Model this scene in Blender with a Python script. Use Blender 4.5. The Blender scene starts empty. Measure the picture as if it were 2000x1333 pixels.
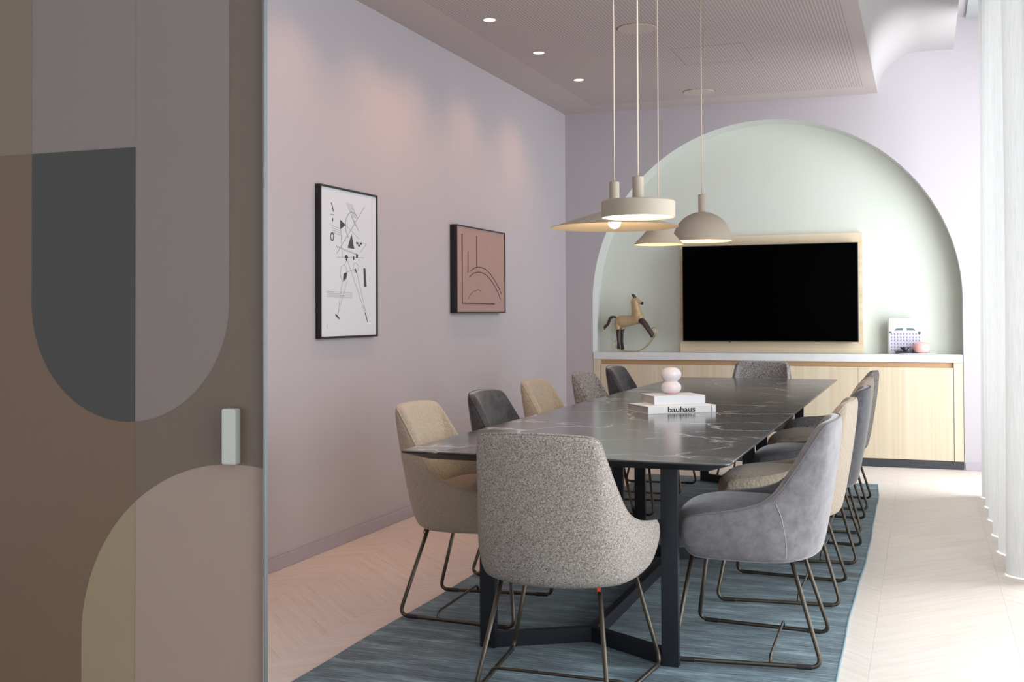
import bpy, bmesh, math, random
from mathutils import Vector, Matrix
random.seed(7)
SC = bpy.context.scene
COL = SC.collection
PI = math.pi

# ------------------------------------------------------------------ camera
cam = bpy.data.cameras.new('camera')
camo = bpy.data.objects.new('camera', cam)
COL.objects.link(camo)
cam.sensor_width = 36.0
cam.lens = 2194.472 / 2000 * 36.0
cam.shift_y = -(666.5 - 574.057) / 2000
cam.clip_start = 0.05
R_ = Vector((0.93891, 0.34412, -0.00474)); F_ = Vector((-0.34399, 0.93880, 0.01783)); U_ = Vector((0.01059, -0.01511, 0.99983))
camo.matrix_world = Matrix(((R_.x, U_.x, -F_.x, 0), (R_.y, U_.y, -F_.y, 0), (R_.z, U_.z, -F_.z, 1.2393), (0, 0, 0, 1)))
SC.camera = camo

# ------------------------------------------------------------------ world, lights, exposure
w = bpy.data.worlds.new('world'); SC.world = w; w.use_nodes = True
bg = w.node_tree.nodes['Background']
bg.inputs[0].default_value = (0.86, 0.93, 1.0, 1)
bg.inputs[1].default_value = 0.96
SC.view_settings.view_transform = 'Standard'
SC.view_settings.look = 'None'
SC.view_settings.exposure = 0.37
SC.view_settings.gamma = 1.0
SC.view_settings.use_curve_mapping = False
SC.cycles.use_denoising = True
SC.cycles.max_bounces = 9
SC.cycles.diffuse_bounces = 6
SC.cycles.glossy_bounces = 3
SC.cycles.transmission_bounces = 6
SC.cycles.transparent_max_bounces = 12
SC.cycles.sample_clamp_indirect = 8.0
SC.cycles.caustics_reflective = False
SC.cycles.caustics_refractive = False

def area(name, loc, direction, sx, sy, power, color):
    l = bpy.data.lights.new(name, 'AREA'); l.shape = 'RECTANGLE'; l.size = sx; l.size_y = sy
    l.energy = power; l.color = color
    o = bpy.data.objects.new(name, l); COL.objects.link(o); o.location = loc
    o.rotation_euler = Vector(direction).to_track_quat('-Z', 'Z').to_euler()
    return o
DAY = (0.93, 0.97, 1.0)
area('daylight_near_window', (1.22, 3.65, 1.75), (-1, 0, 0), 3.2, 2.4, 82, DAY)
area('daylight_far_window', (1.22, 7.2, 1.7), (-1, 0, 0), 3.0, 3.3, 215, DAY)

# ------------------------------------------------------------------ dimensions
LX, BY, CH = -2.961, 9.463, 2.998       # left wall, back wall, lower ceiling
FY = 2.0                                # front line of the room (glass door)
RX = 1.0                                # window wall
ND = 0.25                               # niche depth

# ------------------------------------------------------------------ material helpers
def lin(c):
    c = c / 255.0
    return c / 12.92 if c <= 0.04045 else ((c + 0.055) / 1.055) ** 2.4
def rgb(r, g, b): return (lin(r), lin(g), lin(b), 1.0)

class NT:
    def __init__(s, name):
        s.m = bpy.data.materials.new(name); s.m.use_nodes = True
        s.t = s.m.node_tree; s.b = s.t.nodes['Principled BSDF']; s.out = s.t.nodes['Material Output']
    def n(s, typ, **kw):
        x = s.t.nodes.new(typ)
        for k, v in kw.items():
            if k.startswith('_'): setattr(x, k[1:], v)
            else:
                key = int(k[1:]) if k[0] == 'i' and k[1:].isdigit() else k.replace('_', ' ')
                x.inputs[key].default_value = v
        return x
    def l(s, a, b): s.t.links.new(a, b)
    def coord(s, kind='Object', scale=(1, 1, 1), rot=(0, 0, 0)):
        tc = s.n('ShaderNodeTexCoord'); mp = s.n('ShaderNodeMapping')
        mp.inputs['Scale'].default_value = scale; mp.inputs['Rotation'].default_value = rot
        s.l(tc.outputs[kind], mp.inputs[0]); return mp.outputs[0]
    def noise(s, vec, scale, detail=3, rough=0.5, dist=0.0):
        x = s.n('ShaderNodeTexNoise'); x.inputs['Scale'].default_value = scale
        x.inputs['Detail'].default_value = detail; x.inputs['Roughness'].default_value = rough
        x.inputs['Distortion'].default_value = dist
        s.l(vec, x.inputs['Vector']); return x.outputs['Fac']
    def ramp(s, fac, stops):
        x = s.n('ShaderNodeValToRGB'); e = x.color_ramp.elements
        while len(e) < len(stops): e.new(0.5)
        for i, (p, c) in enumerate(stops): e[i].position = p; e[i].color = c
        s.l(fac, x.inputs[0]); return x.outputs[0]
    def math(s, op, a, b=None):
        x = s.n('ShaderNodeMath', _operation=op)
        for i, v in enumerate((a, b)):
            if v is None: continue
            if isinstance(v, (int, float)): x.inputs[i].default_value = v
            else: s.l(v, x.inputs[i])
        return x.outputs[0]
    def mix(s, fac, a, b, blend='MIX'):
        x = s.n('ShaderNodeMix', _data_type='RGBA', _blend_type=blend)
        if isinstance(fac, (int, float)): x.inputs[0].default_value = fac
        else: s.l(fac, x.inputs[0])
        for i, v in ((6, a), (7, b)):
            if isinstance(v, tuple): x.inputs[i].default_value = v
            else: s.l(v, x.inputs[i])
        return x.outputs[2]
    def bump(s, h, strength=0.3, dist=0.002):
        x = s.n('ShaderNodeBump'); x.inputs['Strength'].default_value = strength; x.inputs['Distance'].default_value = dist
        s.l(h, x.inputs['Height']); s.l(x.outputs[0], s.b.inputs['Normal'])
    def set(s, **kw):
        for k, v in kw.items(): s.b.inputs[k.replace('_', ' ')].default_value = v
        return s
    def col(s, v):
        if isinstance(v, tuple): s.b.inputs['Base Color'].default_value = v
        else: s.l(v, s.b.inputs['Base Color'])

def flat(name, c, rough=0.5, metal=0.0, spec=0.5, noise_amt=0.03, nscale=30, bump=0.0):
    m = NT(name); m.set(Roughness=rough, Metallic=metal); m.b.inputs['Specular IOR Level'].default_value = spec
    v = m.coord(); n = m.noise(v, nscale, 3)
    c2 = tuple(x * (1 - noise_amt * 2) for x in c[:3]) + (1,)
    m.col(m.mix(n, c2, c))
    if bump: m.bump(n, bump, 0.001)
    return m.m

def plaster(name, c):
    m = NT(name); m.set(Roughness=0.85); m.b.inputs['Specular IOR Level'].default_value = 0.2
    v = m.coord(scale=(1, 1, 1)); n = m.noise(v, 1.6, 4, 0.6)
    vs = m.coord(scale=(1, 1, 0.03)); n2 = m.noise(vs, 60, 2)
    a = tuple(x * 0.97 for x in c[:3]) + (1,)
    col = m.mix(n, a, c); col = m.mix(m.math('MULTIPLY', n2, 0.06), col, rgb(150, 140, 145))
    m.col(col); m.bump(m.noise(v, 220, 2), 0.08, 0.0006)
    return m.m

M = {}
M['wall'] = plaster('lilac_plaster', rgb(191, 185, 190))
M['base'] = flat('lilac_skirting', rgb(178, 171, 180), 0.55)
M['niche'] = plaster('pale_green_plaster', rgb(220, 225, 216))
M['intrados'] = plaster('pale_white_plaster', rgb(214, 217, 213))

# perforated ceiling
m = NT('perforated_ceiling'); m.set(Roughness=0.8)
tc = m.n('ShaderNodeTexCoord'); sep = m.n('ShaderNodeSeparateXYZ'); m.l(tc.outputs['Object'], sep.inputs[0])
def cell(o): return m.math('SUBTRACT', m.math('FRACT', m.math('DIVIDE', o, 0.02)), 0.5)
cx, cy = cell(sep.outputs[0]), cell(sep.outputs[1])
d = m.math('SQRT', m.math('ADD', m.math('MULTIPLY', cx, cx), m.math('MULTIPLY', cy, cy)))
hole = m.math('LESS_THAN', d, 0.24)
inx = m.math('MULTIPLY', m.math('GREATER_THAN', sep.outputs[0], -2.62), m.math('LESS_THAN', sep.outputs[0], -0.413))
iny = m.math('LESS_THAN', sep.outputs[1], 9.14)
hole = m.math('MULTIPLY', hole, m.math('MULTIPLY', inx, iny))
m.col(m.mix(m.math('MULTIPLY', hole, 0.8), rgb(190, 179, 178), rgb(102, 94, 93)))
M['ceiling'] = m.m
M['cove'] = flat('white_cove_paint', rgb(184, 179, 179), 0.8)

# parquet
def parquet(name):
    m = NT(name); m.set(Roughness=0.42); m.b.inputs['Specular IOR Level'].default_value = 0.35
    uv = m.coord('UV', (1, 1, 1))
    oi = m.n('ShaderNodeObjectInfo')
    add = m.n('ShaderNodeVectorMath', _operation='ADD'); m.l(uv, add.inputs[0])
    cmb = m.n('ShaderNodeCombineXYZ'); m.l(m.math('MULTIPLY', oi.outputs['Random'], 37.0), cmb.inputs[0]); m.l(m.math('MULTIPLY', oi.outputs['Random'], 11.0), cmb.inputs[1])
    m.l(cmb.outputs[0], add.inputs[1])
    mp = m.n('ShaderNodeMapping'); mp.inputs['Scale'].default_value = (1.6, 26, 1); m.l(add.outputs[0], mp.inputs[0])
    g = m.noise(mp.outputs[0], 1.6, 6, 0.62, 0.35)
    c = m.ramp(g, [(0.3, rgb(220, 208, 197)), (0.52, rgb(230, 221, 212)), (0.75, rgb(235, 227, 219))])
    t = m.math('ADD', m.math('MULTIPLY', oi.outputs['Random'], 0.08), 0.0)
    c = m.mix(t, c, rgb(206, 184, 164))
    m.col(c); m.bump(g, 0.12, 0.0006)
    return m.m
M['parquet'] = parquet('pale_oak_parquet')
M['subfloor'] = flat('parquet_joint', rgb(196, 180, 165), 0.8)

# oak
def oak(name, a, b, c_, axis='z'):
    m = NT(name); m.set(Roughness=0.45); m.b.inputs['Specular IOR Level'].default_value = 0.3
    sc = {'z': (28, 28, 0.5), 'x': (0.5, 28, 28)}[axis]
    v = m.coord(scale=sc); g = m.noise(v, 1.0, 5, 0.6, 0.2)
    v2 = m.coord(scale=tuple(x * 0.28 for x in sc)); g2 = m.noise(v2, 1.0, 2)
    c = m.ramp(m.math('ADD', m.math('MULTIPLY', g, 0.6), m.math('MULTIPLY', g2, 0.4)), [(0.36, a), (0.5, b), (0.64, c_)])
    m.col(c); m.bump(g, 0.06, 0.0005); return m.m
M['oak'] = oak('light_oak_veneer', rgb(203, 187, 161), rgb(211, 197, 173), rgb(217, 206, 186))
M['oak_h'] = oak('light_oak_backing', rgb(214, 190, 156), rgb(226, 208, 178), rgb(234, 219, 194), 'x')
M['oak_dark'] = flat('oak_finger_groove', rgb(196, 160, 122), 0.6)
M['plinth'] = flat('dark_plinth', rgb(62, 64, 70), 0.4)
m = NT('pale_stone_worktop'); m.set(Roughness=0.35); v = m.coord(scale=(1, 1, 4))
n = m.noise(v, 6, 6, 0.7, 0.6); m.col(m.ramp(n, [(0.3, rgb(212, 215, 217)), (0.6, rgb(222, 225, 226)), (0.8, rgb(230, 232, 233))])); M['stone'] = m.m

# dark marble tabletop
m = NT('dark_veined_stone'); m.set(Roughness=0.16); m.b.inputs['Specular IOR Level'].default_value = 0.62
v = m.coord(); nz = m.n('ShaderNodeTexNoise'); nz.inputs['Scale'].default_value = 2.2; nz.inputs['Detail'].default_value = 5; m.l(v, nz.inputs['Vector'])
vm = m.n('ShaderNodeVectorMath', _operation='MULTIPLY_ADD'); m.l(nz.outputs['Color'], vm.inputs[0]); vm.inputs[1].default_value = (0.55, 0.55, 0.55); m.l(v, vm.inputs[2])
vo = m.n('ShaderNodeTexVoronoi', _feature='DISTANCE_TO_EDGE'); vo.inputs['Scale'].default_value = 2.3; m.l(vm.outputs[0], vo.inputs['Vector'])
vein = m.ramp(vo.outputs['Distance'], [(0.0, (1, 1, 1, 1)), (0.010, (0.5, 0.5, 0.5, 1)), (0.03, (0, 0, 0, 1))])
msk = m.ramp(m.noise(v, 3.4, 4, 0.7), [(0.40, (0, 0, 0, 1)), (0.55, (1, 1, 1, 1))])
vein = m.mix(1.0, vein, msk, 'MULTIPLY')
vs = m.coord(scale=(1.2, 22, 1)); st = m.noise(vs, 2.0, 5, 0.6, 0.3)
base = m.ramp(st, [(0.3, rgb(74, 75, 79)), (0.55, rgb(90, 91, 95)), (0.75, rgb(112, 113, 115))])
m.col(m.mix(vein, base, rgb(196, 200, 204))); m.bump(st, 0.03, 0.0004); M['marble'] = m.m
M['black_edge'] = flat('black_table_edge', rgb(26, 25, 26), 0.4)
M['black_metal'] = flat('black_powder_coated_steel', rgb(34, 38, 45), 0.4, 0.2)

# rug
m = NT('blue_viscose_rug'); m.set(Roughness=0.7); m.b.inputs['Sheen Weight'].default_value = 0.2; m.b.inputs['Sheen Roughness'].default_value = 0.4
vs = m.coord(scale=(5.5, 120, 1)); a = m.noise(vs, 1.0, 5, 0.7, 0.2)
vl = m.coord(scale=(2.2, 9, 1)); b = m.noise(vl, 1.5, 5, 0.65, 0.4)
f = m.math('ADD', m.math('MULTIPLY', a, 0.55), m.math('MULTIPLY', b, 0.45))
m.col(m.ramp(f, [(0.38, rgb(38, 52, 62)), (0.46, rgb(66, 88, 98)), (0.53, rgb(92, 118, 128)), (0.64, rgb(154, 182, 190))]))
vr = m.coord(scale=(30, 190, 1)); wv = m.n('ShaderNodeTexWave', _bands_direction='Y'); wv.inputs['Scale'].default_value = 26; wv.inputs['Distortion'].default_value = 1.5; m.l(m.coord(), wv.inputs[0]); m.bump(m.math('ADD', m.noise(vr, 1.0, 2), m.math('MULTIPLY', wv.outputs['Fac'], 0.6)), 0.7, 0.003); M['rug'] = m.m
M['rug_edge_lit'] = flat('lit_rug_edge', rgb(134, 160, 167), 0.9, nscale=200)  # window-side rug edge: daylight on the pile put into a paler colour

# fabrics
def boucle(name, dark, mid, light, scale=250):
    m = NT(name); m.set(Roughness=0.95); m.b.inputs['Specular IOR Level'].default_value = 0.1
    m.b.inputs['Sheen Weight'].default_value = 0.25
    v = m.coord(); n = m.noise(v, scale, 3, 0.75, 0.8)
    n2 = m.noise(v, 3.0, 2)
    c = m.ramp(n, [(0.40, dark), (0.49, mid), (0.60, light)])
    m.col(m.mix(m.math('MULTIPLY', n2, 0.25), c, mid)); m.bump(n, 0.9, 0.006); return m.m
def weave(name, a, b):
    m = NT(name); m.set(Roughness=0.9); m.b.inputs['Specular IOR Level'].default_value = 0.1; m.b.inputs['Sheen Weight'].default_value = 0.3
    v = m.coord(); vo = m.n('ShaderNodeTexVoronoi'); vo.inputs['Scale'].default_value = 75; m.l(v, vo.inputs['Vector'])
    n = m.noise(v, 420, 2, 0.6)
    h = m.math('ADD', m.math('MULTIPLY', vo.outputs['Distance'], -1.2), m.math('MULTIPLY', n, 0.5))
    c = m.ramp(n, [(0.3, a), (0.7, b)]); m.col(c); m.bump(h, 0.55, 0.004); return m.m
def velvet(name, a, b):
    m = NT(name); m.set(Roughness=0.75); m.b.inputs['Specular IOR Level'].default_value = 0.2
    m.b.inputs['Sheen Weight'].default_value = 0.7; m.b.inputs['Sheen Roughness'].default_value = 0.35
    v = m.coord(); n = m.noise(v, 22, 5, 0.72, 0.2); n2 = m.noise(v, 380, 2)
    m.col(m.ramp(m.math('ADD', m.math('MULTIPLY', n, 0.85), m.math('MULTIPLY', n2, 0.15)), [(0.34, a), (0.66, b)]))
    m.bump(m.noise(v, 24, 4), 0.12, 0.004); return m.m
FAB = {
    'boucle': boucle('grey_beige_boucle', rgb(114, 98, 89), rgb(172, 160, 151), rgb(222, 213, 204)),
    'boucle_grey': boucle('grey_boucle', rgb(92, 87, 85), rgb(140, 135, 132), rgb(186, 181, 178), 130),
    'weave': weave('beige_woven_fabric', rgb(152, 138, 121), rgb(190, 176, 158)),
    'velvet': velvet('mid_grey_suede', rgb(106, 103, 105), rgb(135, 132, 135)),
    'slate': velvet('slate_grey_suede', rgb(76, 76, 81), rgb(104, 104, 110)),
    'dark': velvet('charcoal_suede', rgb(52, 51, 54), rgb(84, 83, 87)),
}
PIPE = {'boucle': FAB['boucle'], 'boucle_grey': FAB['boucle_grey'], 'weave': FAB['weave'],
        'velvet': flat('grey_piping', rgb(112, 109, 112), 0.8), 'slate': flat('slate_piping', rgb(84, 84, 88), 0.8), 'dark': flat('charcoal_piping', rgb(60, 60, 62), 0.8)}
M['thread'] = flat('pale_thread', rgb(170, 168, 170), 0.8)
M['bronze'] = flat('bronze_tube', rgb(94, 86, 76), 0.34, 0.75)
M['glide'] = flat('dark_glide', rgb(40, 38, 38), 0.6)
M['orange'] = flat('orange_tag', rgb(226, 92, 52), 0.6)
M['ring'] = flat('steel_ring', rgb(60, 58, 58), 0.35, 0.8)

# lamps
M['lamp'] = flat('cashmere_lacquer', rgb(178, 166, 148), 0.55)
M['cord'] = flat('cream_textile_cord', rgb(226, 208, 188), 0.9)
def emis(name, c, s):
    m = NT(name); m.b.inputs['Base Color'].default_value = (0.8, 0.8, 0.8, 1)
    m.b.inputs['Emission Color'].default_value = c; m.b.inputs['Emission Strength'].default_value = s; return m.m
M['bulb'] = emis('warm_bulb_glass', (1.0, .76, .40, 1), 55)
M['bulb_disc'] = emis('bright_bulb_glass', (1.0, .66, .27, 1), 120)
M['diffuser'] = emis('lit_opal_diffuser', rgb(255, 238, 206), 1.25)
M['led'] = emis('downlight_lens', rgb(255, 236, 214), 3.0)
M['trim'] = flat('white_trim_ring', rgb(226, 214, 206), 0.4)
M['speaker'] = flat('ceiling_speaker_cover', rgb(196, 182, 176), 0.8)
M['joint'] = flat('panel_joint', rgb(150, 138, 135), 0.9)
M['shadow_gap'] = flat('dark_gap', rgb(70, 62, 60), 0.9)

# small things
M['screen'] = NT('black_screen').set(Roughness=0.25).m; M['screen'].node_tree.nodes['Principled BSDF'].inputs['Base Color'].default_value = (0.0004, 0.0004, 0.0005, 1)
M['screen'].node_tree.nodes['Principled BSDF'].inputs['Specular IOR Level'].default_value = 0.02
M['bezel'] = flat('dark_bezel', rgb(58, 60, 62), 0.35, 0.5)
M['black_frame'] = flat('black_picture_frame', rgb(24, 22, 23), 0.45)
M['paper'] = flat('cool_white_paper', rgb(222, 226, 232), 0.6, noise_amt=0.01)
M['ink'] = flat('dark_grey_ink', rgb(74, 74, 80), 0.8)
M['ink_pale'] = flat('pale_grey_ink', rgb(158, 160, 168), 0.8)
M['terracotta'] = flat('dusty_pink_relief', rgb(176, 146, 138), 0.85, noise_amt=0.06, nscale=9, bump=0.2)
M['groove'] = flat('brown_line', rgb(112, 72, 62), 0.9)
M['book_white'] = flat('white_book_cloth', rgb(232, 234, 238), 0.5, noise_amt=0.01)
M['book_blue'] = flat('pale_blue_book_cover', rgb(220, 225, 234), 0.5, noise_amt=0.02)
M['pages'] = flat('paper_block', rgb(188, 184, 180), 0.9, nscale=300)
M['black_print'] = flat('black_lettering', rgb(30, 30, 32), 0.6)
m = NT('pink_opal_glass'); m.set(Roughness=0.12); m.b.inputs['Subsurface Weight'].default_value = 0.25; m.b.inputs['Subsurface Radius'].default_value = (0.03, 0.02, 0.02); m.b.inputs['Coat Weight'].default_value = 0.4
v = m.coord(); sep = m.n('ShaderNodeSeparateXYZ'); m.l(v, sep.inputs[0])
m.col(m.ramp(m.math('MULTIPLY', sep.outputs[2], 8.0), [(0.0, rgb(236, 176, 182)), (0.14, rgb(232, 222, 224)), (1.0, rgb(228, 224, 230))])); M['pink_glass'] = m.m
m = NT('pink_glass_bowl'); m.set(Roughness=0.15); m.b.inputs['Subsurface Weight'].default_value = 0.2; m.b.inputs['Coat Weight'].default_value = 0.4; m.col(rgb(242, 186, 180)); M['pink_bowl'] = m.m
M['white_china'] = flat('white_china', rgb(232, 234, 232), 0.25, noise_amt=0.01)
M['black_china'] = flat('black_china', rgb(44, 42, 52), 0.3)
M['horse_tan'] = flat('patinated_tan_bronze', rgb(196, 168, 130), 0.45, 0.2, noise_amt=0.16, nscale=22)
M['horse_dark'] = flat('dark_brown_patina', rgb(74, 58, 54), 0.45, 0.25, noise_amt=0.1)
M['gold'] = flat('pale_brass_wire', rgb(206, 186, 144), 0.3, 0.7)
M['cover_pink'] = flat('grey_pink_cover', rgb(216, 208, 206), 0.5)
M['facade'] = flat('lilac_facade_print', rgb(212, 206, 222), 0.6)
M['window_print'] = flat('slate_window_print', rgb(120, 128, 142), 0.6)
M['teal_print'] = flat('teal_roof_print', rgb(98, 124, 128), 0.6)
M['sage'] = flat('sage_book_spine', rgb(168, 176, 158), 0.6)
M['handle'] = flat('satin_white_handle', rgb(172, 172, 164), 0.35)
M['frame_white'] = flat('white_window_frame', rgb(225, 225, 226), 0.4)
M['track'] = flat('aluminium_track', rgb(200, 204, 204), 0.3, 0.5)

# curtain
m = NT('white_sheer_curtain'); t = m.t
v = m.coord(scale=(1, 60, 1)); vz = m.coord(scale=(40, 40, 4)); fib = m.noise(v, 9.0, 3, 0.7)
colr = m.ramp(fib, [(0.3, rgb(196, 195, 193)), (0.7, rgb(220, 219, 218))])
dif = m.n('ShaderNodeBsdfDiffuse'); trl = m.n('ShaderNodeBsdfTranslucent'); trp = m.n('ShaderNodeBsdfTransparent')
m.l(colr, dif.inputs[0]); m.l(m.mix(0.50, colr, (0, 0, 0, 1)), trl.inputs[0])
m1 = m.n('ShaderNodeMixShader'); m1.inputs[0].default_value = 0.42; m.l(dif.outputs[0], m1.inputs[1]); m.l(trl.outputs[0], m1.inputs[2])
m2 = m.n('ShaderNodeMixShader'); m2.inputs[0].default_value = 0.06; m.l(m1.outputs[0], m2.inputs[1]); m.l(trp.outputs[0], m2.inputs[2])
m.l(m2.outputs[0], m.out.inputs[0]); M['curtain'] = m.m

def clear_glass(name, tint=(1, 1, 1, 1), refl=0.08):
    m = NT(name); tr = m.n('ShaderNodeBsdfTransparent'); tr.inputs[0].default_value = tint
    gl = m.n('ShaderNodeBsdfGlossy'); gl.inputs['Roughness'].default_value = 0.02
    mx = m.n('ShaderNodeMixShader'); mx.inputs[0].default_value = refl
    m.l(tr.outputs[0], mx.inputs[1]); m.l(gl.outputs[0], mx.inputs[2]); m.l(mx.outputs[0], m.out.inputs[0]); return m.m
M['glass'] = clear_glass('window_glass')
M['pane'] = clear_glass('door_glass', (0.93, 0.97, 0.95, 1), 0.05)
def film(name, tcol, dcol):
    m = NT(name); v = m.coord(scale=(90, 1, 0.6)); n = m.noise(v, 6, 2)
    tl = m.n('ShaderNodeBsdfTranslucent'); df = m.n('ShaderNodeBsdfDiffuse'); gl = m.n('ShaderNodeBsdfGlossy'); gl.inputs['Roughness'].default_value = 0.3
    m.l(m.mix(m.math('MULTIPLY', n, 0.08), tcol, (0, 0, 0, 1)), tl.inputs[0]); df.inputs[0].default_value = dcol
    a = m.n('ShaderNodeAddShader'); m.l(tl.outputs[0], a.inputs[0]); m.l(df.outputs[0], a.inputs[1])
    mx = m.n('ShaderNodeMixShader'); mx.inputs[0].default_value = 0.04; m.l(a.outputs[0], mx.inputs[1]); m.l(gl.outputs[0], mx.inputs[2])
    m.l(mx.outputs[0], m.out.inputs[0]); return m.m
K_T, K_D = 1.0, 0.12
def filmc(name, r, g, b):
    c = rgb(r, g, b); return film(name, tuple(x * K_T * 2.4 for x in c[:3]) + (1,), tuple(x * K_D * 2.4 for x in c[:3]) + (1,))
M['film_olive'] = filmc('olive_film', 113, 103, 91)
M['film_mauve'] = filmc('mauve_film', 116, 108, 106)
M['film_brown'] = filmc('brown_film', 104, 93, 86)
M['film_warm'] = filmc('warm_brown_film', 106, 90, 76)
M['film_dark'] = filmc('charcoal_film', 72, 67, 65)
M['film_sand'] = filmc('sand_film', 126, 117, 103)
M['film_taupe'] = filmc('taupe_film', 130, 119, 114)
M['edge_glass'] = flat('polished_glass_edge', rgb(84, 94, 94), 0.35)

# ------------------------------------------------------------------ object helpers
def obj(name, verts, faces, mat, parent=None, smooth=False, mats=None, fm=None):
    me = bpy.data.meshes.new(name); me.from_pydata([tuple(v) for v in verts], [], faces)
    for mm in (mats or [mat]): me.materials.append(mm)
    if fm: me.polygons.foreach_set('material_index', fm)
    if smooth: me.polygons.foreach_set('use_smooth', [True] * len(me.polygons))
    me.update()
    o = bpy.data.objects.new(name, me); COL.objects.link(o)
    if parent: o.parent = parent
    return o
def empty(name, label, cat, loc=(0, 0, 0), rz=0.0, group=None):
    o = bpy.data.objects.new(name, None); COL.objects.link(o); o.location = loc; o.rotation_euler = (0, 0, rz)
    o.empty_display_size = 0.1
    o['label'] = label; o['category'] = cat
    if group: o['group'] = group
    return o
def tag(o, label, cat, group=None):
    o['label'] = label; o['category'] = cat
    if group: o['group'] = group
    return o
def struct(o): o['kind'] = 'structure'; return o
class G:
    """collects geometry"""
    def __init__(s): s.v = []; s.f = []
    def add(s, v, f):
        n = len(s.v); s.v += [Vector(x) for x in v]; s.f += [tuple(i + n for i in q) for q in f]; return s
    def box(s, x0, x1, y0, y1, z0, z1):
        return s.add([(x0, y0, z0), (x1, y0, z0), (x1, y1, z0), (x0, y1, z0), (x0, y0, z1), (x1, y0, z1), (x1, y1, z1), (x0, y1, z1)],
                     [(0, 3, 2, 1), (4, 5, 6, 7), (0, 1, 5, 4), (1, 2, 6, 5), (2, 3, 7, 6), (3, 0, 4, 7)])
    def tube(s, pts, r, seg=10, cap=True):
        pts = [Vector(p) for p in pts]; rs = r if isinstance(r, (list, tuple)) else [r] * len(pts)
        rings = []; up = None
        for i, p in enumerate(pts):
            d = (pts[min(i + 1, len(pts) - 1)] - pts[max(i - 1, 0)])
            if d.length < 1e-9: d = Vector((0, 0, 1))
            d.normalize()
            if up is None: up = d.orthogonal().normalized()
            up = (up - d * up.dot(d)); up = up.normalized() if up.length > 1e-6 else d.orthogonal().normalized()
            sd = d.cross(up)
            rings.append([p + (up * math.cos(2 * PI * k / seg) + sd * math.sin(2 * PI * k / seg)) * rs[i] for k in range(seg)])
        v = [q for rg in rings for q in rg]; f = []
        for i in range(len(pts) - 1):
            for k in range(seg):
                a = i * seg + k; b = i * seg + (k + 1) % seg; f.append((a, b, b + seg, a + seg))
        if cap:
            f.append(tuple(reversed(range(seg)))); f.append(tuple(range((len(pts) - 1) * seg, len(pts) * seg)))
        return s.add(v, f)
    def lathe(s, prof, seg=40, c=(0, 0, 0)):
        v = []; f = []; n = len(prof)
        for k in range(seg):
            a = 2 * PI * k / seg
            for (r, z) in prof: v.append((c[0] + r * math.cos(a), c[1] + r * math.sin(a), c[2] + z))
        for k in range(seg):
            for i in range(n - 1):
                a = k * n + i; b = ((k + 1) % seg) * n + i
                f.append((a, b, b + 1, a + 1))
        return s.add(v, f)
    def prism(s, poly, y0, y1, axis='y'):
        n = len(poly)
        if axis == 'y': v = [(p[0], y0, p[1]) for p in poly] + [(p[0], y1, p[1]) for p in poly]
        elif axis == 'x': v = [(y0, p[0], p[1]) for p in poly] + [(y1, p[0], p[1]) for p in poly]
        else: v = [(p[0], p[1], y0) for p in poly] + [(p[0], p[1], y1) for p in poly]
        f = [tuple(range(n)), tuple(reversed(range(n, 2 * n)))] + [(i, i + n, (i + 1) % n + n, (i + 1) % n) for i in range(n)]
        return s.add(v, f)
    def o(s, name, mat, parent=None, smooth=False, bevel=0.0, seg=2, fix=True):
        ob = obj(name, s.v, s.f, mat, parent, smooth)
        if fix:
            bm = bmesh.new(); bm.from_mesh(ob.data); bmesh.ops.remove_doubles(bm, verts=bm.verts, dist=1e-6)
            bmesh.ops.recalc_face_normals(bm, faces=bm.faces); bm.to_mesh(ob.data); bm.free()
        if bevel:
            md = ob.modifiers.new('bevel', 'BEVEL'); md.width = bevel; md.segments = seg; md.limit_method = 'ANGLE'; md.angle_limit = 0.6
        return ob
def shade_auto(o, ang=35):
    me = o.data
    bm = bmesh.new(); bm.from_mesh(me)
    for e in bm.edges:
        if len(e.link_faces) == 2 and e.calc_face_angle(0) > math.radians(ang): e.smooth = False
    for f in bm.faces: f.smooth = True
    bm.to_mesh(me); bm.free(); return o
def fillet(pts, r, n=6):
    out = [Vector(pts[0])]
    for i in range(1, len(pts) - 1):
        p0, p, p1 = Vector(pts[i - 1]), Vector(pts[i]), Vector(pts[i + 1])
        a = (p0 - p).normalized(); b = (p1 - p).normalized()
        for k in range(n + 1):
            t = k / n; out.append((p + a * r) * (1 - t) ** 2 + p * 2 * t * (1 - t) + (p + b * r) * t * t)
    out.append(Vector(pts[-1])); return out
def copy_tree(o, parent=None):
    c = o.copy(); COL.objects.link(c)
    if parent: c.parent = parent
    for ch in list(o.children): copy_tree(ch, c)
    return c

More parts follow.
